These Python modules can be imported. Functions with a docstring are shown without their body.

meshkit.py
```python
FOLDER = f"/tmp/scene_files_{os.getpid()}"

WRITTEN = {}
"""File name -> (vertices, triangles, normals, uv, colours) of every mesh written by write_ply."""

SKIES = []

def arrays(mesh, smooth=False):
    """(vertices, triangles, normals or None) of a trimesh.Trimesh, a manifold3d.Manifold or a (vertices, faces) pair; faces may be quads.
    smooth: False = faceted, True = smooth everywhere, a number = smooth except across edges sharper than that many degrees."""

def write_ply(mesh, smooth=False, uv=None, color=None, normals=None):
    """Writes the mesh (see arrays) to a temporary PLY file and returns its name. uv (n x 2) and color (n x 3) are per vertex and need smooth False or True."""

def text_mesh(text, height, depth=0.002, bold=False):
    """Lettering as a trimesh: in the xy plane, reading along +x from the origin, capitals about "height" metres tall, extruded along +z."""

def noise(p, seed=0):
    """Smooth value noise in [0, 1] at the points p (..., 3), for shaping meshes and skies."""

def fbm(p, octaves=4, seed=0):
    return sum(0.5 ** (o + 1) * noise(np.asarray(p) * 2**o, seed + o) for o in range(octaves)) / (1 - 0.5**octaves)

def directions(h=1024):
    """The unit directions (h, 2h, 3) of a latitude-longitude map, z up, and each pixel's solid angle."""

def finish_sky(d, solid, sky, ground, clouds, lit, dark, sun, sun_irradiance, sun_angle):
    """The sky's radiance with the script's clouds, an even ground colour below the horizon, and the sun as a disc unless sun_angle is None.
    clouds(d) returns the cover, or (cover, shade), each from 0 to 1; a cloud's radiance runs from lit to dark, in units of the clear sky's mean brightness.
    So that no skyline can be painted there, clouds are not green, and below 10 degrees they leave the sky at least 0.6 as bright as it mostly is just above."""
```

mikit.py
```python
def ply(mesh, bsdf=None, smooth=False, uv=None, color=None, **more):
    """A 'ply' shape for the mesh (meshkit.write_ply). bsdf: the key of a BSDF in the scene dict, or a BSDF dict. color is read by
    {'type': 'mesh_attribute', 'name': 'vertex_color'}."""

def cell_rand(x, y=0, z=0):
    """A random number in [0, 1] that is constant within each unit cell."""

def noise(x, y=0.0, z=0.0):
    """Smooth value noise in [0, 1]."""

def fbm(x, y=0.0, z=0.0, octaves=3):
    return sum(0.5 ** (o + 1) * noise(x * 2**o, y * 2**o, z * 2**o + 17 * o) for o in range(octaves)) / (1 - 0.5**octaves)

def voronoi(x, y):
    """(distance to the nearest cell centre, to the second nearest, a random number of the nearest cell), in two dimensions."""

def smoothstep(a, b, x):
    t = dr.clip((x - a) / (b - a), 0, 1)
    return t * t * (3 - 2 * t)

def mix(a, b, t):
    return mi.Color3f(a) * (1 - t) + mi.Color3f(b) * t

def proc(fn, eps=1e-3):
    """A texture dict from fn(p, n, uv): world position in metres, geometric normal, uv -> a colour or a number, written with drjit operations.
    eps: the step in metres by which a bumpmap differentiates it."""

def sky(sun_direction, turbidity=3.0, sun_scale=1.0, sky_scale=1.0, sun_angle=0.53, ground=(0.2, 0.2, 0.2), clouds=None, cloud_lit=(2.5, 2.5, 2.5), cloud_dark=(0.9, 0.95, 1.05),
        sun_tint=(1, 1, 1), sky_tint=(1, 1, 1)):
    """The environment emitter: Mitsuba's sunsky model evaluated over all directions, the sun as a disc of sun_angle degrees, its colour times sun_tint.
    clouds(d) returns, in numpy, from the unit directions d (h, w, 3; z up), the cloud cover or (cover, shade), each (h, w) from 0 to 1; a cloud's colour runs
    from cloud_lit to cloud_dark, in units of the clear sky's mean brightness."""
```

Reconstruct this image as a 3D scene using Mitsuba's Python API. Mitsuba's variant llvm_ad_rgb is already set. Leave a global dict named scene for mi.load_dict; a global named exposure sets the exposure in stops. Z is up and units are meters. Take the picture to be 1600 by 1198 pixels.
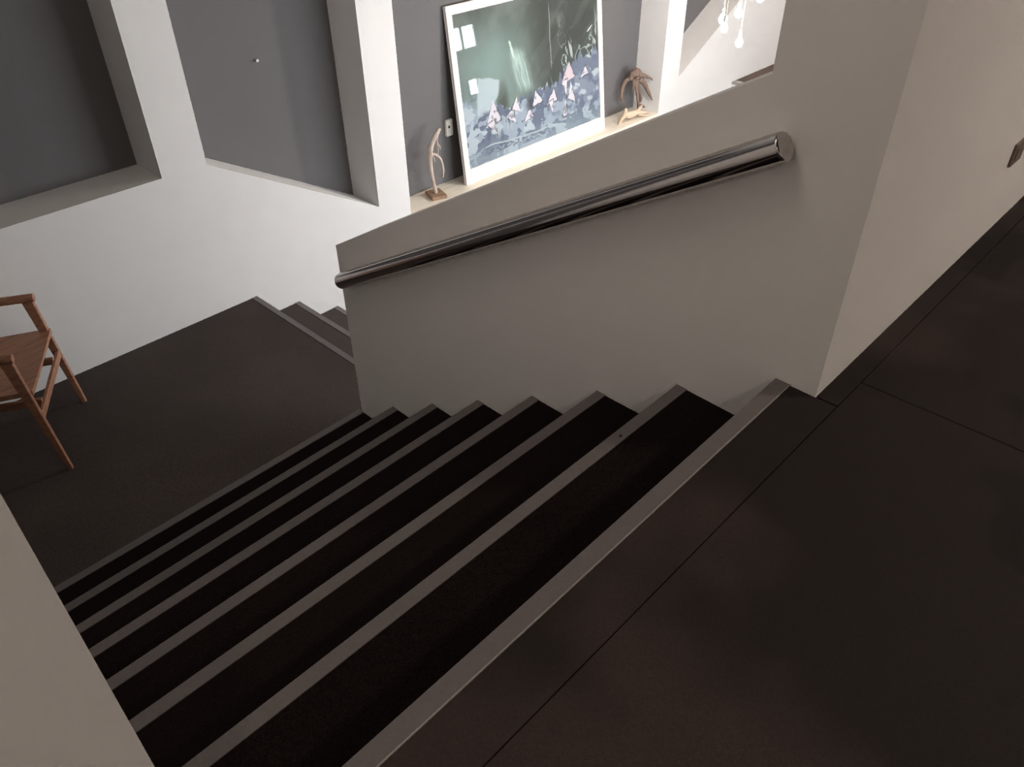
import math, random
import numpy as np
import trimesh
import drjit as dr
import mitsuba as mi
import mikit
import meshkit
from mikit import proc, noise, fbm, smoothstep, mix
import manifold3d as m3
from shapely.geometry import Polygon, box as sbox

random.seed(7)
rng = np.random.default_rng(7)
T = mi.ScalarTransform4f
scene, labels = {}, {}

# ------------------------------------------------------------------ camera, lights, exposure
exposure = 0.0
F_PX = 1233.52                                  # focal length in pixels of the 1600 x 1198 frame
CAM = np.array([-1.6195, -0.6202, 1.2073])
CAM_R = np.array([[0.68922, -0.72451, -0.00800], [-0.44390, -0.41313, -0.79514], [0.57278, 0.55158, -0.60634]])   # rows: right, down, forward
_f, _u = CAM_R[2], -CAM_R[1]
scene['camera'] = {'type': 'perspective', 'fov': math.degrees(2 * math.atan(800 / F_PX)), 'fov_axis': 'x', 'near_clip': 0.02, 'far_clip': 60.0,
                   'to_world': T().look_at(origin=CAM.tolist(), target=(CAM + _f).tolist(), up=_u.tolist())}

WARM = (1.0, 0.845, 0.71)
NEUT = (1.0, 0.93, 0.88)
COOL = (0.80, 0.93, 1.0)
ADDED_LAMP = 70.0        # added, unseen warm ceiling lamp panels
PENDANT = 640.0
WINDOW = 22.0
ADDED_WINDOW = 12.5


def rgb(c, k=1.0):
    return {'type': 'rgb', 'value': [float(x * k) for x in c]}


CEIL = 2.70

# ------------------------------------------------------------------ measures (metres; origin: top nosing at the parapet, upper floor z = 0)
D, H = 0.28, 0.17088                            # tread, riser of the upper flight
NR = 7
LAND = -1.3670                                  # the landing
D2, H2 = 0.2842, 0.1652                         # lower flight
XE = 0.3698                                     # landing edge
YW, YB = 3.529, 3.819                           # niche wall face, niche back
XL = -1.585                                     # left jamb of the opening
YF, YI = -0.105, 0.167                          # upper floor wall: front and inner face
HALLZ = LAND - 7 * H2                           # hall floor
XR = 7.96                                       # right end of the hall


# ------------------------------------------------------------------ materials
def speckle(base, amp, scale, warm=0.0):
    def fn(p, n, uv):
        v = 1 + amp * (fbm(p.x * scale, p.y * scale, p.z * scale, 3) - 0.5) * 2
        return mi.Color3f(base[0] * v, base[1] * v, base[2] * v)
    return fn


def carpet(base, amp=0.5):
    def fn(p, n, uv):
        g = noise(p.x * 420, p.y * 420, p.z * 420)
        b = fbm(p.x * 2.3, p.y * 2.3, p.z * 2.3, 3)
        v = (1 + amp * (g - 0.5) * 2) * (0.7 + 0.6 * b)
        return mi.Color3f(base[0] * v, base[1] * v, base[2] * v)
    return fn


def floor_carpet(base):
    def fn(p, n, uv):
        g = noise(p.x * 420, p.y * 420, 0.0)
        worn = smoothstep(0.42, 0.72, fbm(p.x * 2.1 + 3.1, p.y * 2.1 + 8.0, 0.0, 4))
        st = smoothstep(0.60, 0.72, fbm(p.x * 5.0 - 2.0, p.y * 5.0 + 1.0, 2.0, 3))
        v = (0.85 + 0.3 * g) * (0.68 + 0.95 * worn) * (1 - 0.35 * st)
        return mi.Color3f(base[0] * v, base[1] * v, base[2] * v)
    return fn


def wood(base, dark, axis=0, sc=1.0):
    def fn(p, n, uv):
        q = [p.x, p.y, p.z]
        a = q[axis]
        b, c = [q[i] for i in range(3) if i != axis]
        g = noise(a * 3 * sc, b * 90 * sc, c * 90 * sc) * 0.6 + noise(a * 9 * sc, b * 260 * sc, c * 260 * sc) * 0.4
        return mix(base, dark, smoothstep(0.35, 0.8, g))
    return fn


def add_bsdf(name, d):
    scene[name] = {'type': 'twosided', 'bsdf': d} if d['type'] not in ('thindielectric',) else d


add_bsdf('white_paint', {'type': 'diffuse', 'reflectance': proc(speckle((0.79, 0.778, 0.77), 0.02, 3.0))})
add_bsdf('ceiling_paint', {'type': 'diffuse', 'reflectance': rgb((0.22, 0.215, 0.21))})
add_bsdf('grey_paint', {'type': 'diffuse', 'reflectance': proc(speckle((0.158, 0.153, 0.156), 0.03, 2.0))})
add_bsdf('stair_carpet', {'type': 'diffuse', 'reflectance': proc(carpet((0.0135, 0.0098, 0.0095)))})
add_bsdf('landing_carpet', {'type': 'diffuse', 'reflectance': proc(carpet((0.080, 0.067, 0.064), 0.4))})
add_bsdf('far_carpet_lit', {'type': 'diffuse', 'reflectance': proc(carpet((0.150, 0.118, 0.106), 0.4))})  # landing carpet made lighter, strong light put into its colour
add_bsdf('floor_carpet', {'type': 'principled', 'base_color': proc(floor_carpet((0.027, 0.0195, 0.0185))), 'roughness': 0.75, 'specular': 0.25})
add_bsdf('joint', {'type': 'diffuse', 'reflectance': rgb((0.011, 0.009, 0.0085))})
add_bsdf('strip', {'type': 'principled', 'base_color': proc(speckle((0.15, 0.136, 0.137), 0.12, 160.0)), 'roughness': 0.6, 'specular': 0.3})
add_bsdf('lip', {'type': 'principled', 'base_color': rgb((0.30, 0.285, 0.28)), 'roughness': 0.4, 'specular': 0.5})
add_bsdf('black_metal', {'type': 'principled', 'base_color': rgb((0.03, 0.028, 0.027)), 'roughness': 0.45, 'specular': 0.5})
add_bsdf('steel', {'type': 'roughconductor', 'specular_reflectance': rgb((0.60, 0.565, 0.55)), 'alpha': 0.025, 'material': 'none'})
add_bsdf('shelf_board', {'type': 'principled', 'base_color': proc(wood((0.84, 0.78, 0.68), (0.76, 0.67, 0.55), 0, 0.6)), 'roughness': 0.45, 'specular': 0.4})
add_bsdf('frame_white', {'type': 'principled', 'base_color': rgb((0.74, 0.72, 0.68)), 'roughness': 0.4, 'specular': 0.4})
add_bsdf('frame_back', {'type': 'diffuse', 'reflectance': rgb((0.25, 0.22, 0.18))})
add_bsdf('chair_wood', {'type': 'principled', 'base_color': proc(wood((0.40, 0.205, 0.13), (0.31, 0.145, 0.088), 0, 0.8)), 'roughness': 0.45, 'specular': 0.4})
add_bsdf('drift_wood', {'type': 'diffuse', 'reflectance': proc(wood((0.60, 0.51, 0.45), (0.38, 0.30, 0.25), 2, 1.5))})
add_bsdf('drift_dark', {'type': 'diffuse', 'reflectance': proc(wood((0.27, 0.195, 0.160), (0.12, 0.085, 0.070), 2, 1.5))})
add_bsdf('drift_pale', {'type': 'diffuse', 'reflectance': proc(wood((0.70, 0.57, 0.44), (0.50, 0.37, 0.26), 0, 1.2))})
add_bsdf('base_wood', {'type': 'diffuse', 'reflectance': proc(wood((0.36, 0.24, 0.17), (0.20, 0.13, 0.09), 0, 1.0))})
add_bsdf('white_plastic', {'type': 'principled', 'base_color': rgb((0.72, 0.69, 0.62)), 'roughness': 0.35, 'specular': 0.5})
add_bsdf('tan_plastic', {'type': 'principled', 'base_color': rgb((0.17, 0.14, 0.105)), 'roughness': 0.5, 'specular': 0.4})
add_bsdf('cable', {'type': 'diffuse', 'reflectance': rgb((0.80, 0.68, 0.52))})
add_bsdf('bulb_glass', {'type': 'diffuse', 'reflectance': rgb((0.7, 0.7, 0.66))})
scene['clear_pane'] = {'type': 'thindielectric', 'int_ior': 1.5}

# ------------------------------------------------------------------ helpers


def cat(parts):
    return trimesh.util.concatenate(parts)


def to_tm(man):
    m = man.to_mesh()
    return trimesh.Trimesh(np.array(m.vert_properties[:, :3]), np.array(m.tri_verts), process=False)


def box(lo, hi, bevel=0.0):
    lo, hi = np.minimum(lo, hi).astype(float), np.maximum(lo, hi).astype(float)
    if bevel <= 0:
        return trimesh.creation.box(bounds=[lo, hi])
    pts, b = [], bevel
    for s in np.ndindex(2, 2, 2):
        c = np.where(np.array(s) == 1, hi, lo)
        d = np.where(np.array(s) == 1, -1.0, 1.0) * b
        for k in range(3):
            e = d.copy()
            e[k] = 0
            pts.append(c + e)
    return trimesh.convex.convex_hull(np.array(pts))


def prism(poly, z0, z1):
    m = trimesh.creation.extrude_polygon(Polygon(poly), z1 - z0, engine='earcut')
    m.apply_translation([0, 0, z0])
    return m


def prism_y(poly_xz, y0, y1):
    """Polygon in x, z extruded from y0 to y1."""
    m = trimesh.creation.extrude_polygon(Polygon(poly_xz), y1 - y0, engine='earcut')
    v = m.vertices.copy()
    m.vertices = np.stack([v[:, 0], y1 - v[:, 2], v[:, 1]], 1)
    return m


def man(tm):
    tm.merge_vertices()
    return m3.Manifold(m3.Mesh(np.asarray(tm.vertices, np.float32), np.asarray(tm.faces, np.uint32)))


def tube(path, radii, seg=12, caps=True, squash=None):
    """A round tube of varying radius along the points."""
    P = np.asarray(path, float)
    r = np.broadcast_to(np.asarray(radii, float), (len(P),))
    tan = np.gradient(P, axis=0)
    tan /= np.linalg.norm(tan, axis=1, keepdims=True)
    ref = np.array([0, 0, 1.0]) if abs(tan[0][2]) < 0.9 else np.array([1.0, 0, 0])
    n = np.cross(tan[0], ref)
    n /= np.linalg.norm(n)
    V = []
    a = np.arange(seg) / seg * 2 * np.pi
    for i in range(len(P)):
        n = n - tan[i] * (n @ tan[i])
        n /= np.linalg.norm(n)
        b = np.cross(tan[i], n)
        V.append(P[i] + r[i] * (np.cos(a)[:, None] * n + np.sin(a)[:, None] * b))
    V = np.concatenate(V + [P[:1], P[-1:]])
    F = []
    for i in range(len(P) - 1):
        for j in range(seg):
            p, q = i * seg + j, i * seg + (j + 1) % seg
            F += [[p, q, q + seg], [p, q + seg, p + seg]]
    e = len(P) * seg
    for j in range(seg):
        F += [[e, (j + 1) % seg, j], [e + 1, e - seg + j, e - seg + (j + 1) % seg]]
    m = trimesh.Trimesh(V, F, process=False)
    m.fix_normals()
    return m


def bez(pts, n=14):
    """Catmull-Rom curve through the points."""
    P = np.asarray(pts, float)
    P = np.vstack([2 * P[0] - P[1], P, 2 * P[-1] - P[-2]])
    out = []
    for i in range(1, len(P) - 2):
        for t in np.linspace(0, 1, n, endpoint=False):
            a, b, c, d = P[i - 1:i + 3]
            out.append(0.5 * (2 * b + (c - a) * t + (2 * a - 5 * b + 4 * c - d) * t**2 + (3 * b - a - 3 * c + d) * t**3))
    return np.array(out + [P[-2]])


def lathe(profile, seg=24):
    m = trimesh.creation.revolve(np.asarray(profile, float), sections=seg)
    return m


def bar(a, b, wa, wb, ax, bevel=0.003):
    """A tapering rectangular bar from a to b: half sizes (w along ax, t across) at each end, edges chamfered."""
    a, b, ax = np.asarray(a, float), np.asarray(b, float), np.asarray(ax, float)
    t = (b - a) / np.linalg.norm(b - a)
    ax = ax - t * (ax @ t)
    ax /= np.linalg.norm(ax)
    ay = np.cross(t, ax)
    pts = []
    for c, w, s in ((a, wa, 1), (b, wb, -1)):
        for sx in (-1, 1):
            for sy in (-1, 1):
                pts.append(c + ax * sx * (w[0] - bevel) + ay * sy * w[1])
                pts.append(c + ax * sx * w[0] + ay * sy * (w[1] - bevel))
    return trimesh.convex.convex_hull(np.array(pts))


def numbered(name):
    if name not in scene and not any(k.startswith(name + '__') for k in list(scene) + list(labels)) and name not in labels:
        return name
    i = 1
    while True:
        k = f'{name}_{i:03d}'
        if k not in scene and k not in labels and not any(q.startswith(k + '__') for q in scene):
            return k
        i += 1


def obj(name, mesh, mat, parent=None, smooth=False, label=None, kind=None, **more):
    key = numbered(f'{parent}__{name}' if parent else name)
    scene[key] = mikit.ply(mesh, mat, smooth=smooth, **more)
    if label or kind:
        labels[key] = {}
        if label:
            labels[key]['label'] = label
        if kind:
            labels[key]['kind'] = kind
    return key


def thing(name, label, category, group=None):
    key = numbered(name)
    labels[key] = {'label': label, 'category': category}
    if group:
        labels[key]['group'] = group
    return key


def tag(key, label, category, group=None):
    labels[key] = {'label': label, 'category': category, **({'group': group} if group else {})}
    return key


def struct(name, mesh, mat, label=None, **more):
    key = obj(name, mesh, mat, **more)
    labels[key] = {'kind': 'structure', **({'label': label} if label else {})}
    return key


# ------------------------------------------------------------------ the setting
# upper floor slab with its carpet panels
SLAB = 0.010
struct('floor', box((-4.2, -4.4, -0.30), (5.2, -0.160, -SLAB)), 'joint', label='dark brown carpeted floor at the top of the stairs')
G = 0.002
X_SEAM, Y_SEAM = 0.122, -0.160
for x0, x1, y0, y1 in [(-4.2, -2.05, -2.30, Y_SEAM), (-2.05, X_SEAM, -2.30, Y_SEAM), (X_SEAM, 2.30, -2.30, Y_SEAM), (2.30, 5.2, -2.30, Y_SEAM),
                       (-4.2, -2.05, -4.4, -2.30), (-2.05, X_SEAM, -4.4, -2.30), (X_SEAM, 2.30, -4.4, -2.30), (2.30, 5.2, -4.4, -2.30)]:
    obj('carpet_panel', box((x0 + G / 2, y0 + G / 2, -SLAB), (x1 - G / 2, y1 - G / 2, 0), 0.0015), 'floor_carpet', 'floor')
# narrow border strips beside the wall feet
obj('carpet_border', box((-0.006, Y_SEAM + G / 2, -SLAB), (5.2, YF, 0), 0.0015), 'floor_carpet', 'floor')
obj('carpet_border', box((-4.2, Y_SEAM + G / 2, -SLAB), (XL, YF, 0), 0.0015), 'floor_carpet', 'floor')

# the parapet beside the upper flight: vertical faces, sloping top
PX = 0.25
Z_A, Y_A, Z_B, Y_B = -0.3100, 1.942, 0.7150, 0.167          # its top edge
SL = (Z_B - Z_A) / (Y_B - Y_A)
plan = [(-0.0037, YI), (0.0, 0.280), (0.0, Y_A), (PX, Y_A), (PX, YI)]
pp = man(prism(plan, LAND, 2.0))
nrm = np.array([0, SL, -1.0])
nrm /= np.linalg.norm(nrm)
pp = pp.trim_by_plane(nrm.tolist(), float(nrm @ np.array([0, Y_A, Z_A])))
struct('wall_parapet', to_tm(pp), 'white_paint', label='white stair parapet with a sloping top, carrying the steel handrail')

# wall of the upper floor with the opening to the stairs
right_plan = [(-0.0125, YF), (-0.0037, YI), (5.2, YI), (5.2, YF)]
struct('wall_right', prism(right_plan, -0.62, CEIL), 'white_paint', label='white wall to the right of the stair opening')
struct('wall_left', box((-4.2, YF, 0), (XL, YI, CEIL)), 'white_paint', label='white wall pier left of the stair opening')
struct('wall_lintel', box((XL, YF, 2.35), (-0.008, YI, CEIL)), 'white_paint')
struct('wall_stair_left', box((XL - 0.16, YI, LAND - 0.3), (XL, 2.05, CEIL)), 'white_paint')
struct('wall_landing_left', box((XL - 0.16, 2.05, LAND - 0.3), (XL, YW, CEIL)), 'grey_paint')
struct('wall_under', box((PX, YI - 0.12, HALLZ), (XR, YI - 0.005, 0.0)), 'white_paint')
struct('wall_upper_hall', box((5.2, YF, 0), (XR, YI, CEIL)), 'white_paint')
struct('wall_hall_end', box((XR, YF, HALLZ), (XR + 0.15, YB + 0.15, CEIL)), 'white_paint')
struct('wall_rear', box((-4.2, -4.55, 0), (5.2, -4.4, CEIL)), 'white_paint')
struct('wall_room_left', box((-4.35, -4.4, 0), (-4.2, YI, CEIL)), 'white_paint')
struct('wall_room_right', box((5.2, -4.4, 0), (5.35, YF, CEIL)), 'white_paint')
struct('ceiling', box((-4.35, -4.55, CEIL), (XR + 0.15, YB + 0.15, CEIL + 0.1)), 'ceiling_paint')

# niche wall: one white wall with five recesses, slanting sills above the two descending flights
SILL = 0.562
wb = man(box((XL - 0.16, YW, HALLZ), (XR, YB, CEIL)))
NT = 2.35
Z1, Z3 = -0.470, -1.283
N2A, N2B, N3A, N3B, N4A, N4B = 0.264, 1.394, 1.666, 4.705, 4.986, 6.116
z2a, z2b = -0.472, -0.472 - SILL * (N2B - N2A)
z4a = -1.022
recess = [[(XL + 0.05, Z1), (0.0, Z1), (0.0, NT), (XL + 0.05, NT)],
          [(N2A, z2a), (N2B, z2b), (N2B, NT), (N2A, NT)],
          [(N3A, Z3 - 0.04), (N3B, Z3 - 0.04), (N3B, NT), (N3A, NT)],
          [(N4A, z4a), (N4B, z4a + SILL * (N4B - N4A)), (N4B, NT), (N4A, NT)],
          [(6.38, Z1), (XR - 0.1, Z1), (XR - 0.1, NT), (6.38, NT)]]
for r in recess:
    wb = wb - man(prism_y(r, YW - 0.1, YB + 0.1))
struct('wall_back', to_tm(wb), 'white_paint', label='white stairwell wall with deep recesses')
for i, r in enumerate(recess):
    xs = [q[0] for q in r]
    zs = [q[1] for q in r]
    obj('recess_panel', box((min(xs) - 0.06, YB, min(zs) - 0.06), (max(xs) + 0.06, YB + 0.03, NT + 0.06)), 'grey_paint', 'wall_back', label='dark grey recess panel' if i == 0 else None)
struct('wall_behind', box((XL - 0.16, YB + 0.03, HALLZ), (XR, YB + 0.15, CEIL)), 'white_paint')
obj('shelf', box((N3A, YW - 0.004, Z3 - 0.04), (N3B, YB, Z3), 0.003), 'shelf_board', 'wall_back', label='pale cream shelf board of the wide recess')

# landings and hall floor
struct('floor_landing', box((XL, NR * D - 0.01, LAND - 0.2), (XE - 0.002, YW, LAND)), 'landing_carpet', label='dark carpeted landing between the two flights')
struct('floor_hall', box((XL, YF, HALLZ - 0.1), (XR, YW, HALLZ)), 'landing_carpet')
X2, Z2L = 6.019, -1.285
struct('floor_far_landing', box((X2 + 0.002, 1.95, Z2L - 0.01), (XR, YW, Z2L)), 'far_carpet_lit', label='brown carpeted landing on the far side of the hall')
struct('wall_far_landing', box((X2 + 0.012, 1.95, HALLZ), (XR, YW, Z2L - 0.01)), 'white_paint')

# ------------------------------------------------------------------ the stairs
SW, ST = 0.032, 0.003
SKEW = {7: -0.010, 6: -0.018, 5: -0.016, 4: -0.004, 3: 0.002, 2: 0.010, 1: 0.007, 0: -0.007}      # the nosings are not quite parallel


def strip_mesh(a0, a1, b0, b1, z, drop=0.022):
    """Nosing strip between front edge a0-a1 and back edge b0-b1 (xy), with a lip folded over the riser."""
    f = np.array(a0) - np.array(b0)
    f = f / np.linalg.norm(f) * 0.003
    top = prism([tuple(np.array(a0) + f), tuple(np.array(a1) + f), b1, b0], z, z + ST)
    front = prism([tuple(np.array(a0) + f), tuple(np.array(a1) + f), a1, a0], z - drop, z)
    return cat([top, front])


stair = thing('staircase', 'flight of dark carpeted steps with grey nosing strips down to the landing', 'stairs')
for k in range(0, NR + 1):
    xr = -0.001 if k else -0.0110
    s = SKEW[k]
    front_r, front_l = (xr, k * D), (XL + 0.002, k * D + s)
    yb = (k - 1) * D + 0.012 if k else Y_SEAM + G / 2
    zb = -(k + 1) * H if k < NR else LAND
    zb = max(zb, -10)
    poly = [front_l, front_r, (xr, 0.28 if k == 1 else k * D - 0.01), (xr - (0.02 if k == 1 else 0), yb), (XL + 0.002, yb)] if k else [front_l, front_r, (-0.0135, YF), (-0.0125, yb), (XL + 0.002, yb)]
    if k == 1:
        poly = [front_l, (xr, k * D), (-0.0100, yb), (XL + 0.002, yb)]
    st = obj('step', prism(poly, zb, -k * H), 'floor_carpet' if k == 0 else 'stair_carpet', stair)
    w = SW + (0.004 if k == 0 else 0)
    dx = 0.006 if k == 0 else 0.0
    sk = obj('nosing_strip', strip_mesh(front_l, front_r, (front_l[0], front_l[1] - w), (xr - (0.001 if k < 2 else 0), k * D - w), -k * H), 'strip', st)
    if k in (0,):
        # thin lighter sliver imitating the highlight along the back of the top strip
        obj('edge_highlight', prism([(front_l[0], front_l[1] - w), (xr, k * D - w), (xr, k * D - w - 0.0022), (front_l[0], front_l[1] - w - 0.0022)], 0.0, ST + 0.0012), 'lip', st)
    if k == 1:
        sc = lathe([(0.0, 0.0), (0.005, 0.0), (0.0045, 0.0012), (0.0012, 0.0016), (0, 0.0011)], 14)
        sc.apply_translation([-0.290, 0.268 - 0.004, -H + ST])
        obj('screw', sc, 'black_metal', st)

low = thing('staircase', 'lower flight of carpeted steps beside the white wall, leading down from the landing', 'stairs')
YS = 1.952
for j in range(0, 7):
    x0, x1, z = XE + (j - 1) * D2, XE + j * D2, LAND - j * H2
    if j:
        st = obj('step', box((x0 + 0.001, YS, HALLZ), (x1, YW - 0.002, z)), 'landing_carpet', low)
    else:
        st = obj('step', box((x1 - 0.06, YS, LAND - H2), (x1, YW, z + 0.0004)), 'landing_carpet', low)
    obj('nosing_strip', strip_mesh((x1, YS), (x1, YW - 0.002), (x1 - SW, YS), (x1 - SW, YW - 0.002), z), 'strip', st)

far = thing('staircase', 'end of a far flight of steps at the opposite landing, beneath the hanging bulbs', 'stairs')
for j in range(0, 6):
    x1, z = X2 - j * D2, Z2L - j * (Z2L - HALLZ) / 7
    st = obj('step', box((x1, YS, HALLZ), (x1 + (D2 - 0.001 if j else 0.011), YW - 0.002, z)), 'white_paint' if j == 0 else 'landing_carpet', far)
    obj('nosing_strip', strip_mesh((x1, YS), (x1, YW - 0.002), (x1 + 0.065, YS), (x1 + 0.065, YW - 0.002), z), 'lip', st)

# ------------------------------------------------------------------ handrail on the parapet
rail = thing('handrail', 'polished steel handrail fixed along the white stair parapet', 'handrail')
RR = 0.033
ra, rb = np.array([-0.044, 1.868, -0.431]), np.array([-0.044, 0.092, 0.587])
u_ = (ra - rb) / np.linalg.norm(ra - rb)
obj('bar', tube([ra, ra * 0.5 + rb * 0.5, rb], RR, 64), 'steel', rail, smooth=40)
for c, sgn in ((ra, 1), (rb, -1)):
    # flat polished end with a rounded rim
    tt = np.linspace(0, math.pi / 2, 6)
    ring = [c + u_ * sgn * 0.007 * math.sin(t) for t in tt]
    obj('end_cap', tube(ring, [RR - 0.007 + 0.007 * math.cos(t) for t in tt], 48), 'steel', rail, smooth=35)
for t in (0.10, 0.5, 0.92):
    c = ra * (1 - t) + rb * t
    xw = 0.0 if c[1] > 0.3 else -0.001
    cc = c + np.array([0, 0, -0.012])
    bk = obj('bracket', tube([cc + [0, 0, 0], (cc[0] + 0.03, cc[1], cc[2] - 0.004), (xw, cc[1], cc[2] - 0.004)], 0.008, 14), 'steel', rail, smooth=40)
    pl = lathe([(0, 0), (0.026, 0), (0.026, 0.003), (0.024, 0.0045), (0, 0.0045)], 28)
    pl.apply_transform(trimesh.transformations.rotation_matrix(-math.pi / 2, [0, 1, 0]))
    pl.apply_translation([xw, cc[1], cc[2] - 0.004])
    obj('wall_plate', pl, 'steel', bk, smooth=30)

# ------------------------------------------------------------------ socket plate low on the right wall
pl = thing('wall_socket', 'small dull brown socket plate low on the white wall at the right edge', 'socket')
obj('plate', box((1.133, YF - 0.009, 0.244), (1.235, YF, 0.318), 0.003), 'tan_plastic', pl)
obj('insert', box((1.150, YF - 0.012, 0.259), (1.218, YF - 0.008, 0.303), 0.002), 'tan_plastic', pl)

# small things on the recess panels
k = thing('wall_sensor', 'small white box with a dark dot on the grey panel left of the framed picture', 'sensor')
obj('housing', box((2.283, YB - 0.030, -0.925), (2.352, YB, -0.800), 0.006), 'white_plastic', k)
dot = lathe([(0, 0), (0.009, 0), (0.009, 0.004), (0.006, 0.006), (0, 0.006)], 18)
dot.apply_transform(trimesh.transformations.rotation_matrix(math.pi / 2, [1, 0, 0]))
dot.apply_translation([2.305, YB - 0.030, -0.852])
obj('button', dot, 'black_metal', k)
nail = lathe([(0, 0), (0.0035, 0), (0.0035, 0.012), (0.009, 0.014), (0.0085, 0.017), (0.004, 0.019), (0, 0.0195)], 18)
nail.apply_transform(trimesh.transformations.rotation_matrix(math.pi / 2, [1, 0, 0]))
nail.apply_translation([0.847, YB, -0.085])
tag(obj('nail', nail, 'frame_white', smooth=30), 'tiny bright nail head on the empty dark grey recess panel', 'nail')

# ------------------------------------------------------------------ the framed picture leaning in the wide recess
FB = np.array([2.328, 3.642, Z3])
FW, FH, FT = 1.720, 1.268, 0.030
FUP = np.array([0, 0.142, 1.258])
FUP /= np.linalg.norm(FUP)
FN = np.cross(FUP, [1.0, 0, 0])           # into the wall
FN = FN if FN[1] > 0 else -FN
BS, BT, BBT = 0.055, 0.062, 0.112


def fpt(x, y, d=0.0):
    return FB + np.array([1.0, 0, 0]) * x + FUP * y + FN * d


def fbox(x0, x1, y0, y1, d0, d1, bev=0.0):
    b = box((x0, y0, d0), (x1, y1, d1), bev)
    v = np.asarray(b.vertices)
    b.vertices = FB + v[:, :1] * np.array([[1.0, 0, 0]]) + v[:, 1:2] * FUP + v[:, 2:] * FN
    b.fix_normals()
    return b


pic = thing('framed_picture', 'large abstract landscape picture in a white frame leaning on the recess shelf', 'picture')
for a in [(0, BS, 0, FH), (FW - BS, FW, 0, FH), (BS, FW - BS, 0, BBT), (BS, FW - BS, FH - BT, FH)]:
    obj('frame_rail', fbox(*a, 0.0, FT, 0.002), 'frame_white', pic)
obj('backing', fbox(0.01, FW - 0.01, 0.01, FH - 0.01, FT, FT + 0.006), 'frame_back', pic)

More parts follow.
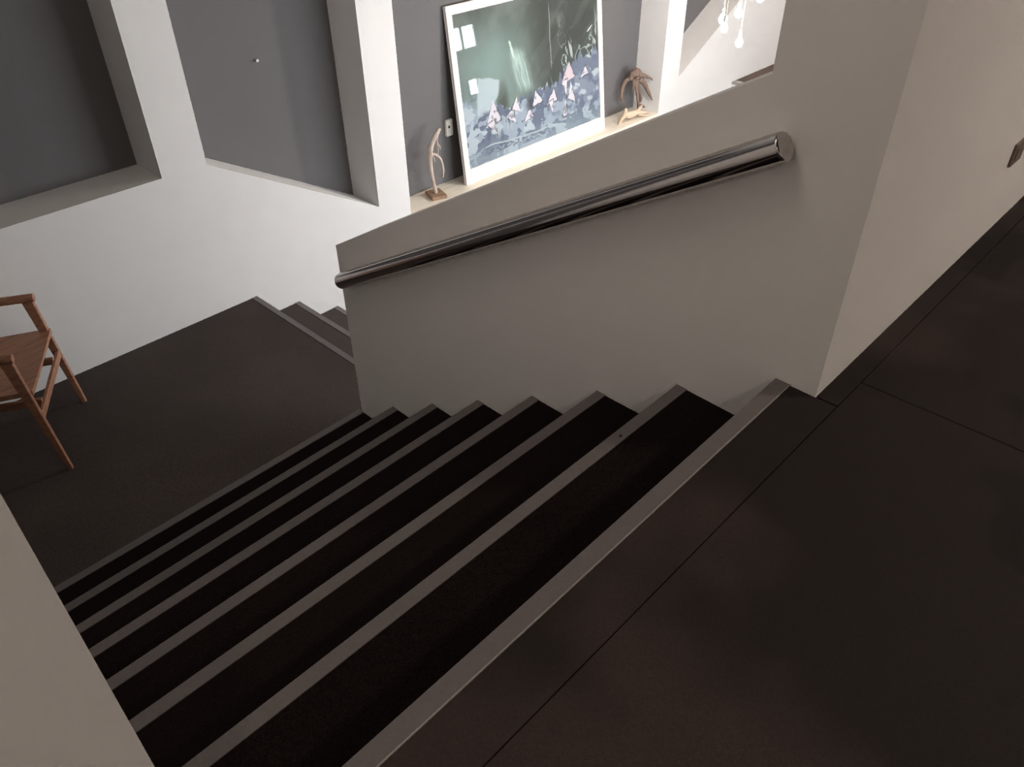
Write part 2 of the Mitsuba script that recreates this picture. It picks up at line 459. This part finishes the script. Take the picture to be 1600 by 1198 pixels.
PEAKS = [((0.375, 0.545), (0.292, 0.378), (0.439, 0.397)), ((0.581, 0.442), (0.509, 0.395), (0.603, 0.340)), ((0.768, 0.389), (0.709, 0.313), (0.811, 0.329)),
         ((0.858, 0.514), (0.820, 0.409), (0.929, 0.425)), ((1.076, 0.482), (0.995, 0.385), (1.106, 0.392)), ((1.282, 0.648), (1.183, 0.500), (1.339, 0.532)),
         ((1.492, 0.573), (1.425, 0.503), (1.523, 0.516)), ((1.295, 0.492), (1.258, 0.374), (1.336, 0.331)), ((0.638, 0.516), (0.581, 0.442), (0.660, 0.407)),
         ((1.216, 0.358), (1.172, 0.241), (1.226, 0.245)), ((0.368, 0.405), (0.300, 0.385), (0.385, 0.300)), ((1.245, 0.520), (1.190, 0.500), (1.230, 0.400)), ((1.06, 0.40), (1.01, 0.385), (1.05, 0.31))]
RIDGE = [(0.0, 0.575), (0.317, 0.536), (0.522, 0.455), (0.718, 0.472), (0.846, 0.505), (1.049, 0.529), (1.167, 0.560), (1.376, 0.655), (1.72, 0.690)]


def painting(p, n, uv):
    x, y = uv.x, uv.y
    n1, n2 = fbm(x * 14, y * 14, 1.0, 3) - 0.5, fbm(x * 14, y * 14, 7.0, 3) - 0.5
    wx, wy = x + 0.030 * n1, y + 0.030 * n2
    gx, gy = x + 0.014 * (fbm(x * 40, y * 40, 31.0, 2) - 0.5), y + 0.014 * (fbm(x * 40, y * 40, 37.0, 2) - 0.5)
    # upper part: smoky grey green with the pale green glass reflection painted in, darker and barer to the right
    big = fbm(x * 3.2, y * 3.2, 3.0, 4)
    up = mix((0.070, 0.088, 0.078), (0.130, 0.160, 0.150), smoothstep(0.30, 0.70, big))
    mint_reflection = smoothstep(0.62, 0.0, dr.abs(x - 0.40)) * smoothstep(1.22, 0.80, y) * smoothstep(0.30, 0.55, fbm(x * 4.0, y * 2.0, 11.0, 3) + 0.12)
    up = mix(up, (0.215, 0.310, 0.295), mint_reflection * 0.85)
    darkr = smoothstep(0.70, 1.10, x) * smoothstep(0.35, 0.60, fbm(x * 5.0, y * 4.0, 19.0, 4) + 0.10)
    up = mix(up, (0.035, 0.042, 0.040), darkr * 0.75)
    slant = smoothstep(0.58, 0.68, fbm((x - y) * 9.0, (x + y) * 1.6, 41.0, 3))
    up = mix(up, (0.17, 0.195, 0.19), slant * 0.14)
    # pale green figure reflected in the glass, painted in as streaks
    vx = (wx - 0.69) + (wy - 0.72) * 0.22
    figure_reflection = smoothstep(0.125, 0.03, dr.abs(vx - 0.02)) * smoothstep(0.50, 0.60, wy) * smoothstep(0.90, 0.80, wy)
    streak = smoothstep(0.25, 0.75, noise(vx * 70, wy * 6, 2.0))
    up = mix(up, (0.36, 0.48, 0.45), figure_reflection * (0.40 + 0.60 * streak))
    st2 = smoothstep(0.018, 0.005, dr.abs((gx - 0.628) + (gy - 0.86) * 0.25)) * smoothstep(0.79, 0.83, y) * smoothstep(0.945, 0.925, y)
    up = mix(up, (0.50, 0.62, 0.57), st2 * 0.9)
    # thin splashes and drips on the dark side
    sp = smoothstep(0.66, 0.74, fbm(x * 30 + y * 6, y * 8, 5.0, 3)) * smoothstep(1.00, 1.22, x) * smoothstep(1.08, 0.70, y)
    up = mix(up, (0.40, 0.46, 0.45), sp * 0.9)
    twig = smoothstep(0.028, 0.010, dr.abs(fbm(x * 9, y * 6, 51.0, 4) - 0.5)) * smoothstep(1.12, 1.25, x) * smoothstep(0.95, 0.72, y)
    up = mix(up, (0.36, 0.43, 0.43), twig * 0.8)
    drip = smoothstep(0.006, 0.002, dr.abs(x - 1.075 + 0.012 * noise(y * 9, 1.0, 1.0))) * smoothstep(0.62, 0.70, y) * smoothstep(1.16, 1.05, y)
    up = mix(up, (0.32, 0.37, 0.36), drip * 0.7)
    stk = smoothstep(0.012, 0.004, dr.abs((x - 1.56) - (y - 0.858) * 1.55)) * smoothstep(0.835, 0.845, y) * smoothstep(0.885, 0.875, y)
    up = mix(up, (0.70, 0.74, 0.73), stk)
    # lower part: slate blue snow field in flat torn patches
    b1 = fbm(wx * 5.5, wy * 7.5, 2.0, 4)
    b2 = fbm(wx * 11, wy * 16, 8.0, 4)
    lo = mix((0.150, 0.182, 0.245), (0.290, 0.350, 0.420), smoothstep(0.46, 0.49, b1))
    lo = mix(lo, (0.098, 0.122, 0.185), smoothstep(0.55, 0.57, b2) * 0.85)
    lo = mix(lo, (0.400, 0.470, 0.520), smoothstep(0.60, 0.62, fbm(wx * 8, wy * 12, 23.0, 4)))
    lo = mix(lo, (0.285, 0.355, 0.405), smoothstep(0.30, 0.12, y) * 0.55)
    slate = smoothstep(0.85, 1.15, x) * smoothstep(0.22, 0.30, y)
    lo = mix(lo, (0.140, 0.170, 0.245), slate * 0.75 * smoothstep(0.36, 0.44, b2))
    fur = smoothstep(0.55, 0.72, noise((x - 0.42 + 0.5 * (y - 0.35) * (x - 0.42)) * 95, y * 9, 3.0)) * smoothstep(0.16, 0.06, dr.abs(x - 0.47)) * smoothstep(0.10, 0.04, dr.abs(y - 0.34))
    lo = mix(lo, (0.36, 0.43, 0.46), fur * 0.7)
    lines = smoothstep(0.5, 0.62, noise(x * 50, y * 120, 9.0)) * smoothstep(0.045, 0.015, dr.abs(y - (0.185 - 0.035 * (x - 0.55)))) * smoothstep(0.15, 0.3, x) * smoothstep(1.15, 0.95, x)
    lo = mix(lo, (0.090, 0.112, 0.165), lines * 0.7)
    riv = dr.abs(y - (0.215 - 0.035 * (x - 0.55) + 0.02 * (noise(x * 6, 1.0, 1.0) - 0.5)))
    lo = mix(lo, (0.38, 0.44, 0.48), smoothstep(0.009, 0.003, riv) * smoothstep(0.2, 0.3, x) * smoothstep(1.1, 0.9, x))
    # broken ridge between both
    ry = mi.Float(RIDGE[0][1])
    for (xa, ya), (xb, yb) in zip(RIDGE[:-1], RIDGE[1:]):
        t = dr.clip((x - xa) / (xb - xa), 0, 1)
        ry = dr.select(x >= xa, ya + (yb - ya) * t, ry)
    edge = ry + 0.16 * (fbm(x * 30, y * 10, 4.0, 4) - 0.5)
    left = smoothstep(0.42, 0.25, x)
    low = smoothstep(0.008, -0.008, y - edge)
    low = dr.maximum(low, left * smoothstep(0.70, 0.40, y))
    c = mix(up, lo, low)
    # dark shade behind the gables
    hole = smoothstep(0.10, 0.03, dr.sqrt(dr.square(gx - 0.80) + dr.square((gy - 0.43) * 1.3)))
    c = mix(c, (0.050, 0.058, 0.066), hole * 0.8)
    # a pale block on the left
    bl = smoothstep(0.22, 0.245, wx + 0.13 * (0.74 - wy)) * smoothstep(0.47, 0.44, wx - 0.5 * (wy - 0.68) * smoothstep(0.68, 0.5, wy)) * smoothstep(0.46, 0.50, wy) * smoothstep(0.745, 0.73, wy + 0.25 * (wx - 0.27))
    c = mix(c, (0.44, 0.52, 0.56), bl * 0.85)
    # gabled shapes, blush white with torn edges and slate scratches
    for i, (a, b, d) in enumerate(PEAKS):
        s = []
        cx, cy = (a[0] + b[0] + d[0]) / 3, (a[1] + b[1] + d[1]) / 3
        a, b, d = [(cx + (q[0] - cx) * 1.12, cy + (q[1] - cy) * 1.12) for q in (a, b, d)]
        for (x0, y0), (x1, y1) in ((a, b), (b, d), (d, a)):
            ln = math.hypot(x1 - x0, y1 - y0)
            s.append(((x1 - x0) * (gy - y0) - (y1 - y0) * (gx - x0)) / ln)
        sg = 1.0 if (b[0] - a[0]) * (d[1] - a[1]) - (b[1] - a[1]) * (d[0] - a[0]) > 0 else -1.0
        ins = dr.minimum(dr.minimum(s[0] * sg, s[1] * sg), s[2] * sg)
        col = (0.55, 0.475, 0.515) if i in (5,) else (0.585, 0.570, 0.620)
        scr = smoothstep(0.60, 0.66, fbm(x * 34, y * 34, float(i), 2)) * smoothstep(a[1] - 0.02, a[1] - 0.06, y)
        c = mix(c, (0.060, 0.068, 0.085), smoothstep(-0.012, -0.006, ins) * smoothstep(0.35, 0.55, noise(x * 25, y * 25, float(i))) * 0.8)
        c = mix(c, mix(col, (0.15, 0.165, 0.20), scr * (0.25 if i == 5 else 0.75)), smoothstep(-0.003, 0.002, ins))
    return c


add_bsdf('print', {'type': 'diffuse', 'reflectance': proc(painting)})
q = np.array([(BS - 0.004, BBT - 0.004), (FW - BS + 0.004, BBT - 0.004), (FW - BS + 0.004, FH - BT + 0.004), (BS - 0.004, FH - BT + 0.004)])
pr = fbox(BS - 0.004, FW - BS + 0.004, BBT - 0.004, FH - BT + 0.004, 0.012, 0.016)
uvs = np.stack([(np.asarray(pr.vertices) - FB) @ np.array([1.0, 0, 0]), (np.asarray(pr.vertices) - FB) @ FUP], 1)
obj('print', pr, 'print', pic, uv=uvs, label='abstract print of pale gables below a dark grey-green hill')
quad = trimesh.Trimesh([fpt(*a, 0.007) for a in q], [[0, 1, 2], [0, 2, 3]], process=False)
obj('glass_pane', quad, 'clear_pane', pic)

# ------------------------------------------------------------------ driftwood figure on a block, left of the picture
s1 = thing('driftwood_sculpture', 'slender twig sculpture on a square brown block, left of the framed picture', 'sculpture')
c0 = np.array([2.035, 3.675, Z3])
ang = math.radians(-18)
blk = box((-0.062, -0.075, 0), (0.062, 0.075, 0.028), 0.006)
blk.apply_transform(trimesh.transformations.rotation_matrix(ang, [0, 0, 1]))
blk.apply_translation(c0)
obj('base', blk, 'base_wood', s1)


def view_pt(dx, z, dy=0.0):
    return c0 + np.array([dx * 0.80, dx * -0.20 + dy, z])


def branch(pts, radii, seg=10, jitter=0.002, seed=0):
    P = bez(pts, 8)
    r = np.interp(np.linspace(0, 1, len(P)), np.linspace(0, 1, len(radii)), radii)
    g = np.random.default_rng(seed)
    r = r * (1 + 0.10 * g.standard_normal(len(P)).cumsum() / 4).clip(0.75, 1.3)
    return tube(P, r, seg)


stem = branch([view_pt(0.0, 0.026), view_pt(-0.020, 0.13), view_pt(-0.035, 0.25), view_pt(-0.030, 0.345), view_pt(0.010, 0.43), view_pt(0.060, 0.485), view_pt(0.085, 0.505)], [0.014, 0.014, 0.016, 0.021, 0.018, 0.017, 0.012], seed=1)
obj('stem', stem, 'drift_wood', s1, smooth=60)
obj('branch', branch([view_pt(-0.028, 0.330), view_pt(0.020, 0.320), view_pt(0.070, 0.275), view_pt(0.090, 0.195), view_pt(0.082, 0.135)], [0.011, 0.011, 0.010, 0.009, 0.006], seed=2), 'drift_wood', s1, smooth=60)
obj('branch', branch([view_pt(0.060, 0.485), view_pt(0.045, 0.420), view_pt(0.050, 0.365), view_pt(0.048, 0.320)], [0.010, 0.008, 0.007, 0.004], seed=3), 'drift_wood', s1, smooth=60)
obj('branch', branch([view_pt(0.047, 0.400), view_pt(0.066, 0.375), view_pt(0.074, 0.352)], [0.007, 0.006, 0.004], seed=4), 'drift_wood', s1, smooth=60)
obj('branch', branch([view_pt(-0.010, 0.325), view_pt(0.006, 0.290), view_pt(0.012, 0.262)], [0.006, 0.005, 0.003], seed=5), 'drift_wood', s1, smooth=60)
obj('twig', branch([view_pt(-0.022, 0.385), view_pt(-0.040, 0.388), view_pt(-0.050, 0.392)], [0.006, 0.006, 0.004], seed=6), 'drift_dark', s1, smooth=60)
obj('twig', branch([view_pt(0.084, 0.150), view_pt(0.060, 0.148), view_pt(0.040, 0.155)], [0.005, 0.006, 0.004], seed=7), 'drift_dark', s1, smooth=60)

# driftwood bundle right of the picture: an upright knot of roots and a pale piece lying before it
s2 = thing('driftwood_sculpture', 'upright knotted brown driftwood root standing right of the framed picture', 'sculpture')


def dpt(x, z, y=3.70):
    return np.array([x, y, Z3 + z])


def dq(x, z, y=3.70):
    return dpt(x, z * 0.94, y)


obj('knot', branch([dq(4.455, 0.345, 3.70), dq(4.475, 0.395, 3.69), dq(4.515, 0.405, 3.68), dq(4.545, 0.375, 3.67), dq(4.520, 0.330, 3.68)], [0.018, 0.032, 0.036, 0.032, 0.022], 14, seed=11), 'drift_dark', s2, smooth=60)
roots = [([(4.530, 0.385, 3.66), (4.585, 0.365, 3.63), (4.640, 0.335, 3.60), (4.655, 0.318, 3.59)], [0.022, 0.018, 0.010, 0.004]),
         ([(4.540, 0.345, 3.66), (4.590, 0.290, 3.63), (4.635, 0.190, 3.60), (4.665, 0.125, 3.58)], [0.026, 0.024, 0.015, 0.004]),
         ([(4.520, 0.340, 3.67), (4.545, 0.250, 3.66), (4.560, 0.160, 3.64), (4.562, 0.118, 3.64)], [0.022, 0.018, 0.016, 0.010]),
         ([(4.500, 0.340, 3.67), (4.515, 0.240, 3.66), (4.540, 0.120, 3.65), (4.548, 0.003, 3.65)], [0.020, 0.015, 0.013, 0.010]),
         ([(4.465, 0.360, 3.71), (4.425, 0.330, 3.73), (4.395, 0.250, 3.74), (4.400, 0.170, 3.74), (4.440, 0.110, 3.73)], [0.020, 0.020, 0.017, 0.014, 0.006]),
         ([(4.480, 0.350, 3.68), (4.475, 0.290, 3.67), (4.462, 0.250, 3.67)], [0.018, 0.014, 0.006]),
         ([(4.540, 0.110, 3.65), (4.585, 0.080, 3.63), (4.612, 0.060, 3.62)], [0.010, 0.010, 0.006])]
for i, (pts, rr) in enumerate(roots):
    obj('root', branch([dq(a, b, c) for a, b, c in pts], [r * 0.98 for r in rr], 12, seed=20 + i), 'drift_dark', s2, smooth=60)
s3 = thing('driftwood_piece', 'pale twisted driftwood piece lying on the shelf in front of the brown root', 'driftwood')
obj('body', branch([dpt(4.245, 0.012, 3.620), dpt(4.30, 0.062, 3.615), dpt(4.37, 0.050, 3.605), dpt(4.45, 0.056, 3.590), dpt(4.53, 0.034, 3.575)], [0.008, 0.026, 0.032, 0.026, 0.014], 14, seed=31), 'drift_pale', s3, smooth=60)
for i, (pts, rr) in enumerate([([(4.30, 0.070, 3.615), (4.312, 0.105, 3.620), (4.316, 0.120, 3.622)], [0.026, 0.018, 0.008]),
                               ([(4.50, 0.045, 3.580), (4.565, 0.030, 3.565), (4.620, 0.026, 3.555)], [0.018, 0.013, 0.005]),
                               ([(4.46, 0.040, 3.585), (4.52, 0.018, 3.560), (4.575, 0.010, 3.545)], [0.018, 0.010, 0.005]),
                               ([(4.26, 0.035, 3.620), (4.215, 0.012, 3.610), (4.195, 0.008, 3.600)], [0.018, 0.008, 0.004]),
                               ([(4.45, 0.060, 3.590), (4.50, 0.085, 3.595), (4.54, 0.094, 3.600)], [0.020, 0.012, 0.005])]):
    obj('branch', branch([dpt(a, b, c) for a, b, c in pts], rr, 12, seed=40 + i), 'drift_pale', s3, smooth=60)

# ------------------------------------------------------------------ wooden armchair on the landing
ch = thing('armchair', 'light wooden armchair with a solid seat standing on the dark landing', 'chair')
CO = np.array([-1.088, 2.797, LAND])
ex = np.array([0.492, 0.870, 0])                 # along the front edge
ex /= np.linalg.norm(ex)
eb = np.array([-ex[1], ex[0], 0])                # towards the chair's back
ez = np.array([0, 0, 1.0])
CWID = 0.532


def cp(a, b, z):
    return CO + ex * a + eb * b + ez * z


def cbox(a0, a1, b0, b1, z0, z1, bev=0.003):
    m = box((a0, b0, z0), (a1, b1, z1), bev)
    v = np.asarray(m.vertices)
    m.vertices = CO + v[:, :1] * ex + v[:, 1:2] * eb + v[:, 2:] * ez
    m.fix_normals()
    return m


DEP = 0.47
for a in (0.0, CWID):
    sx = 1 if a == 0 else -1
    # front leg: slender at the foot, broad under the arm, leaning back
    obj('leg', bar(cp(a, 0.006, 0.0), cp(a + sx * 0.006, 0.062, 0.625), (0.011, 0.011), (0.013, 0.024), ex), 'chair_wood', ch)
for a in (0.0, CWID):
    sx = 1 if a == 0 else -1
    obj('leg', bar(cp(a, DEP + 0.07, 0.0), cp(a + sx * 0.006, DEP - 0.02, 0.62), (0.011, 0.012), (0.013, 0.024), ex), 'chair_wood', ch)
for a in (0.004, CWID - 0.004):
    obj('arm', tube(bez([cp(a, 0.030, 0.640), cp(a, 0.20, 0.643), cp(a, 0.40, 0.655), cp(a + (0.03 if a < 0.1 else -0.03), DEP + 0.02, 0.672)], 8), [0.0195] + [0.0205] * 23 + [0.018], 18), 'chair_wood', ch, smooth=40)
obj('crest_rail', tube(bez([cp(0.034, DEP + 0.02, 0.672), cp(0.13, DEP + 0.065, 0.685), cp(CWID / 2, DEP + 0.085, 0.69), cp(CWID - 0.13, DEP + 0.065, 0.685), cp(CWID - 0.034, DEP + 0.02, 0.672)], 8), 0.020, 18), 'chair_wood', ch, smooth=40)
# solid seat, dished, front edge over the legs
na, nb = 15, 15
V, Fc = [], []
for zz in (0, 1):
    for i in range(na):
        for j in range(nb):
            a = 0.012 + (CWID - 0.006) * i / (na - 1)
            b = 0.020 + (DEP - 0.04) * j / (nb - 1)
            dish = -0.014 * math.sin(math.pi * i / (na - 1)) * math.sin(math.pi * min(1, 0.15 + 0.85 * j / (nb - 1)))
            V.append(cp(a, b, (0.456 + dish - 0.012 * j / (nb - 1)) if zz else (0.432 - 0.012 * j / (nb - 1))))
N = na * nb
for i in range(na - 1):
    for j in range(nb - 1):
        p0, p1, p2, p3 = i * nb + j, (i + 1) * nb + j, (i + 1) * nb + j + 1, i * nb + j + 1
        Fc += [[p0, p2, p1], [p0, p3, p2], [N + p0, N + p1, N + p2], [N + p0, N + p2, N + p3]]
rim = [(i, 0) for i in range(na)] + [(na - 1, j) for j in range(1, nb)] + [(i, nb - 1) for i in range(na - 2, -1, -1)] + [(0, j) for j in range(nb - 2, 0, -1)]
for (i, j), (i2, j2) in zip(rim, rim[1:] + rim[:1]):
    p, q_ = i * nb + j, i2 * nb + j2
    Fc += [[p, q_, N + q_], [p, N + q_, N + p]]
seat = trimesh.Trimesh(V, Fc, process=False)
seat.fix_normals()
obj('seat', seat, 'chair_wood', ch, smooth=40)
obj('stretcher', bar(cp(0.008, 0.026, 0.318), cp(CWID - 0.008, 0.026, 0.318), (0.009, 0.019), (0.009, 0.019), eb), 'chair_wood', ch)
obj('stretcher', bar(cp(0.008, DEP + 0.020, 0.318), cp(CWID - 0.008, DEP + 0.020, 0.318), (0.009, 0.019), (0.009, 0.019), eb), 'chair_wood', ch)
for a in (0.10, CWID - 0.10):
    obj('seat_rail', bar(cp(a, 0.030, 0.336), cp(a, DEP + 0.018, 0.336), (0.010, 0.018), (0.010, 0.018), ex), 'chair_wood', ch)

# ------------------------------------------------------------------ pendant bulbs in the hall
BULBS = [((3.247, 2.160, -0.017), 'upper of the two touching bulbs'), ((3.181, 2.100, -0.048), 'lower of the two touching bulbs'), ((3.298, 2.080, 0.021), 'bulb between the touching pair and the lowest'),
         ((3.328, 2.060, -0.157), 'lowest hanging bulb'), ((3.563, 2.085, 0.072), 'right-most bulb cut by the picture edge')]
BL_ = ['glowing bare bulb on a cream cord, upper of the two that overlap at the left', 'glowing bare bulb on a cream cord, lower of the two that overlap at the left', 'glowing bare bulb on a cream cord, in mid-cluster just above the lowest bulb',
       'glowing bare bulb hanging lowest of the cluster', 'glowing bare bulb on a cream cord, rightmost and highest of the cluster']
for ((bx, by, bz), _), lab in zip(BULBS, BL_):
    t = thing('pendant_lamp', lab, 'pendant lamp', 'pendant bulbs over the stair hall')
    g = lathe([(0, -0.036), (0.012, -0.0345), (0.022, -0.028), (0.029, -0.016), (0.031, -0.002), (0.029, 0.012), (0.022, 0.026), (0.014, 0.040), (0.012, 0.046), (0, 0.046)], 24)
    g.apply_scale(0.82)
    g.apply_translation([bx, by, bz])
    obj('bulb', g, 'bulb_glass', t, smooth=40, emitter={'type': 'area', 'radiance': rgb((1.0, 0.90, 0.80), PENDANT)})
    s_ = lathe([(0, 0.044), (0.0125, 0.044), (0.014, 0.050), (0.013, 0.080), (0.007, 0.092), (0.004, 0.100), (0, 0.100)], 18)
    s_.apply_scale(0.82)
    s_.apply_translation([bx, by, bz])
    obj('lamp_holder', s_, 'white_plastic', t, smooth=40)
    obj('cord', tube([(bx, by, bz + 0.080), (bx, by, (bz + CEIL) / 2), (bx, by, CEIL)], 0.0042, 8), 'cable', t, smooth=60)

# ------------------------------------------------------------------ unseen ceiling lamps, added to light the rooms
for x, y, hw, k, lab in [(-1.05, 0.85, 0.42, 0.060, 'added wide soft ceiling lamp panel over the upper stair flight'), (1.9, -2.3, 0.17, 2.7, 'added small square ceiling lamp panel before the right wall of the upper floor'),
                         (-2.6, -2.3, 0.17, 0.9, 'added small square ceiling lamp panel at the left end of the upper floor'),
                         (6.4, 1.7, 0.30, 0.72, 'added square ceiling lamp panel over the far landing of the stair hall')]:
    t = thing('added_ceiling_lamp', lab, 'added ceiling lamp')
    obj('frame', to_tm(man(box((x - hw - 0.02, y - hw - 0.02, CEIL - 0.03), (x + hw + 0.02, y + hw + 0.02, CEIL))) - man(box((x - hw, y - hw, CEIL - 0.05), (x + hw, y + hw, CEIL - 0.012)))), 'white_plastic', t)
    h = hw - 0.002
    qd = trimesh.Trimesh([(x - h, y - h, CEIL - 0.016), (x - h, y + h, CEIL - 0.016), (x + h, y + h, CEIL - 0.016), (x + h, y - h, CEIL - 0.016)], [[0, 1, 2], [0, 2, 3]], process=False)
    obj('diffuser', qd, 'bulb_glass', t, emitter={'type': 'area', 'radiance': rgb(WARM, ADDED_LAMP * k)})
# window of the hall, opposite the picture (outside the photograph, seen as a reflection in the glass)
w0, w1, zb_, zt_ = 5.40, 5.84, -0.72, -0.46
yy = YI - 0.005
win = m3.Manifold()
parts = [box((w0 - 0.05, yy, zb_ - 0.05), (w0, yy + 0.04, zt_ + 0.05)), box((w1, yy, zb_ - 0.05), (w1 + 0.05, yy + 0.04, zt_ + 0.05)), box((w0, yy, zb_ - 0.05), (w1, yy + 0.04, zb_)), box((w0, yy, zt_), (w1, yy + 0.04, zt_ + 0.05)),
         box(((w0 + w1) / 2 - 0.015, yy, zb_), ((w0 + w1) / 2 + 0.015, yy + 0.035, zt_)), box((w0, yy, -0.66), (w1, yy + 0.035, -0.64))][:5]
struct('window_1', cat(parts), 'frame_white')
qd = trimesh.Trimesh([(w0, yy + 0.012, zb_), (w0, yy + 0.012, zt_), (w1, yy + 0.012, zt_), (w1, yy + 0.012, zb_)], [[0, 1, 2], [0, 2, 3]], process=False)
obj('pane', qd, 'bulb_glass', 'window_1', emitter={'type': 'area', 'radiance': rgb(COOL, WINDOW)})

struct('window_3', cat([box((5.58, yy, -1.30), (5.60, yy + 0.03, -1.08)), box((5.74, yy, -1.30), (5.76, yy + 0.03, -1.08)), box((5.60, yy, -1.30), (5.74, yy + 0.03, -1.28)), box((5.60, yy, -1.10), (5.74, yy + 0.03, -1.08))]), 'frame_white')
qd = trimesh.Trimesh([(5.60, yy + 0.012, -1.28), (5.60, yy + 0.012, -1.10), (5.74, yy + 0.012, -1.10), (5.74, yy + 0.012, -1.28)], [[0, 1, 2], [0, 2, 3]], process=False)
obj('pane', qd, 'bulb_glass', 'window_3', emitter={'type': 'area', 'radiance': rgb(COOL, WINDOW)})
# unseen window row added under the upper floor: cool fill for the niche wall
u0, u1, uz0, uz1 = 1.5, 4.7, -1.05, -0.15
bars = [box((u0 - 0.05, yy, uz0 - 0.05), (u1 + 0.05, yy + 0.04, uz0)), box((u0 - 0.05, yy, uz1), (u1 + 0.05, yy + 0.04, uz1 + 0.05))]
for i in range(5):
    xx = u0 + (u1 - u0) * i / 4
    bars.append(box((xx - 0.03, yy, uz0), (xx + 0.03, yy + 0.04, uz1)))
struct('added_window_2', cat(bars), 'frame_white')
for i in range(4):
    a0, a1 = u0 + (u1 - u0) * i / 4 + 0.03, u0 + (u1 - u0) * (i + 1) / 4 - 0.03
    qd = trimesh.Trimesh([(a0, yy + 0.012, uz0), (a0, yy + 0.012, uz1), (a1, yy + 0.012, uz1), (a1, yy + 0.012, uz0)], [[0, 1, 2], [0, 2, 3]], process=False)
    obj('pane', qd, 'bulb_glass', 'added_window_2', emitter={'type': 'area', 'radiance': rgb((0.90, 0.95, 0.99), ADDED_WINDOW)})
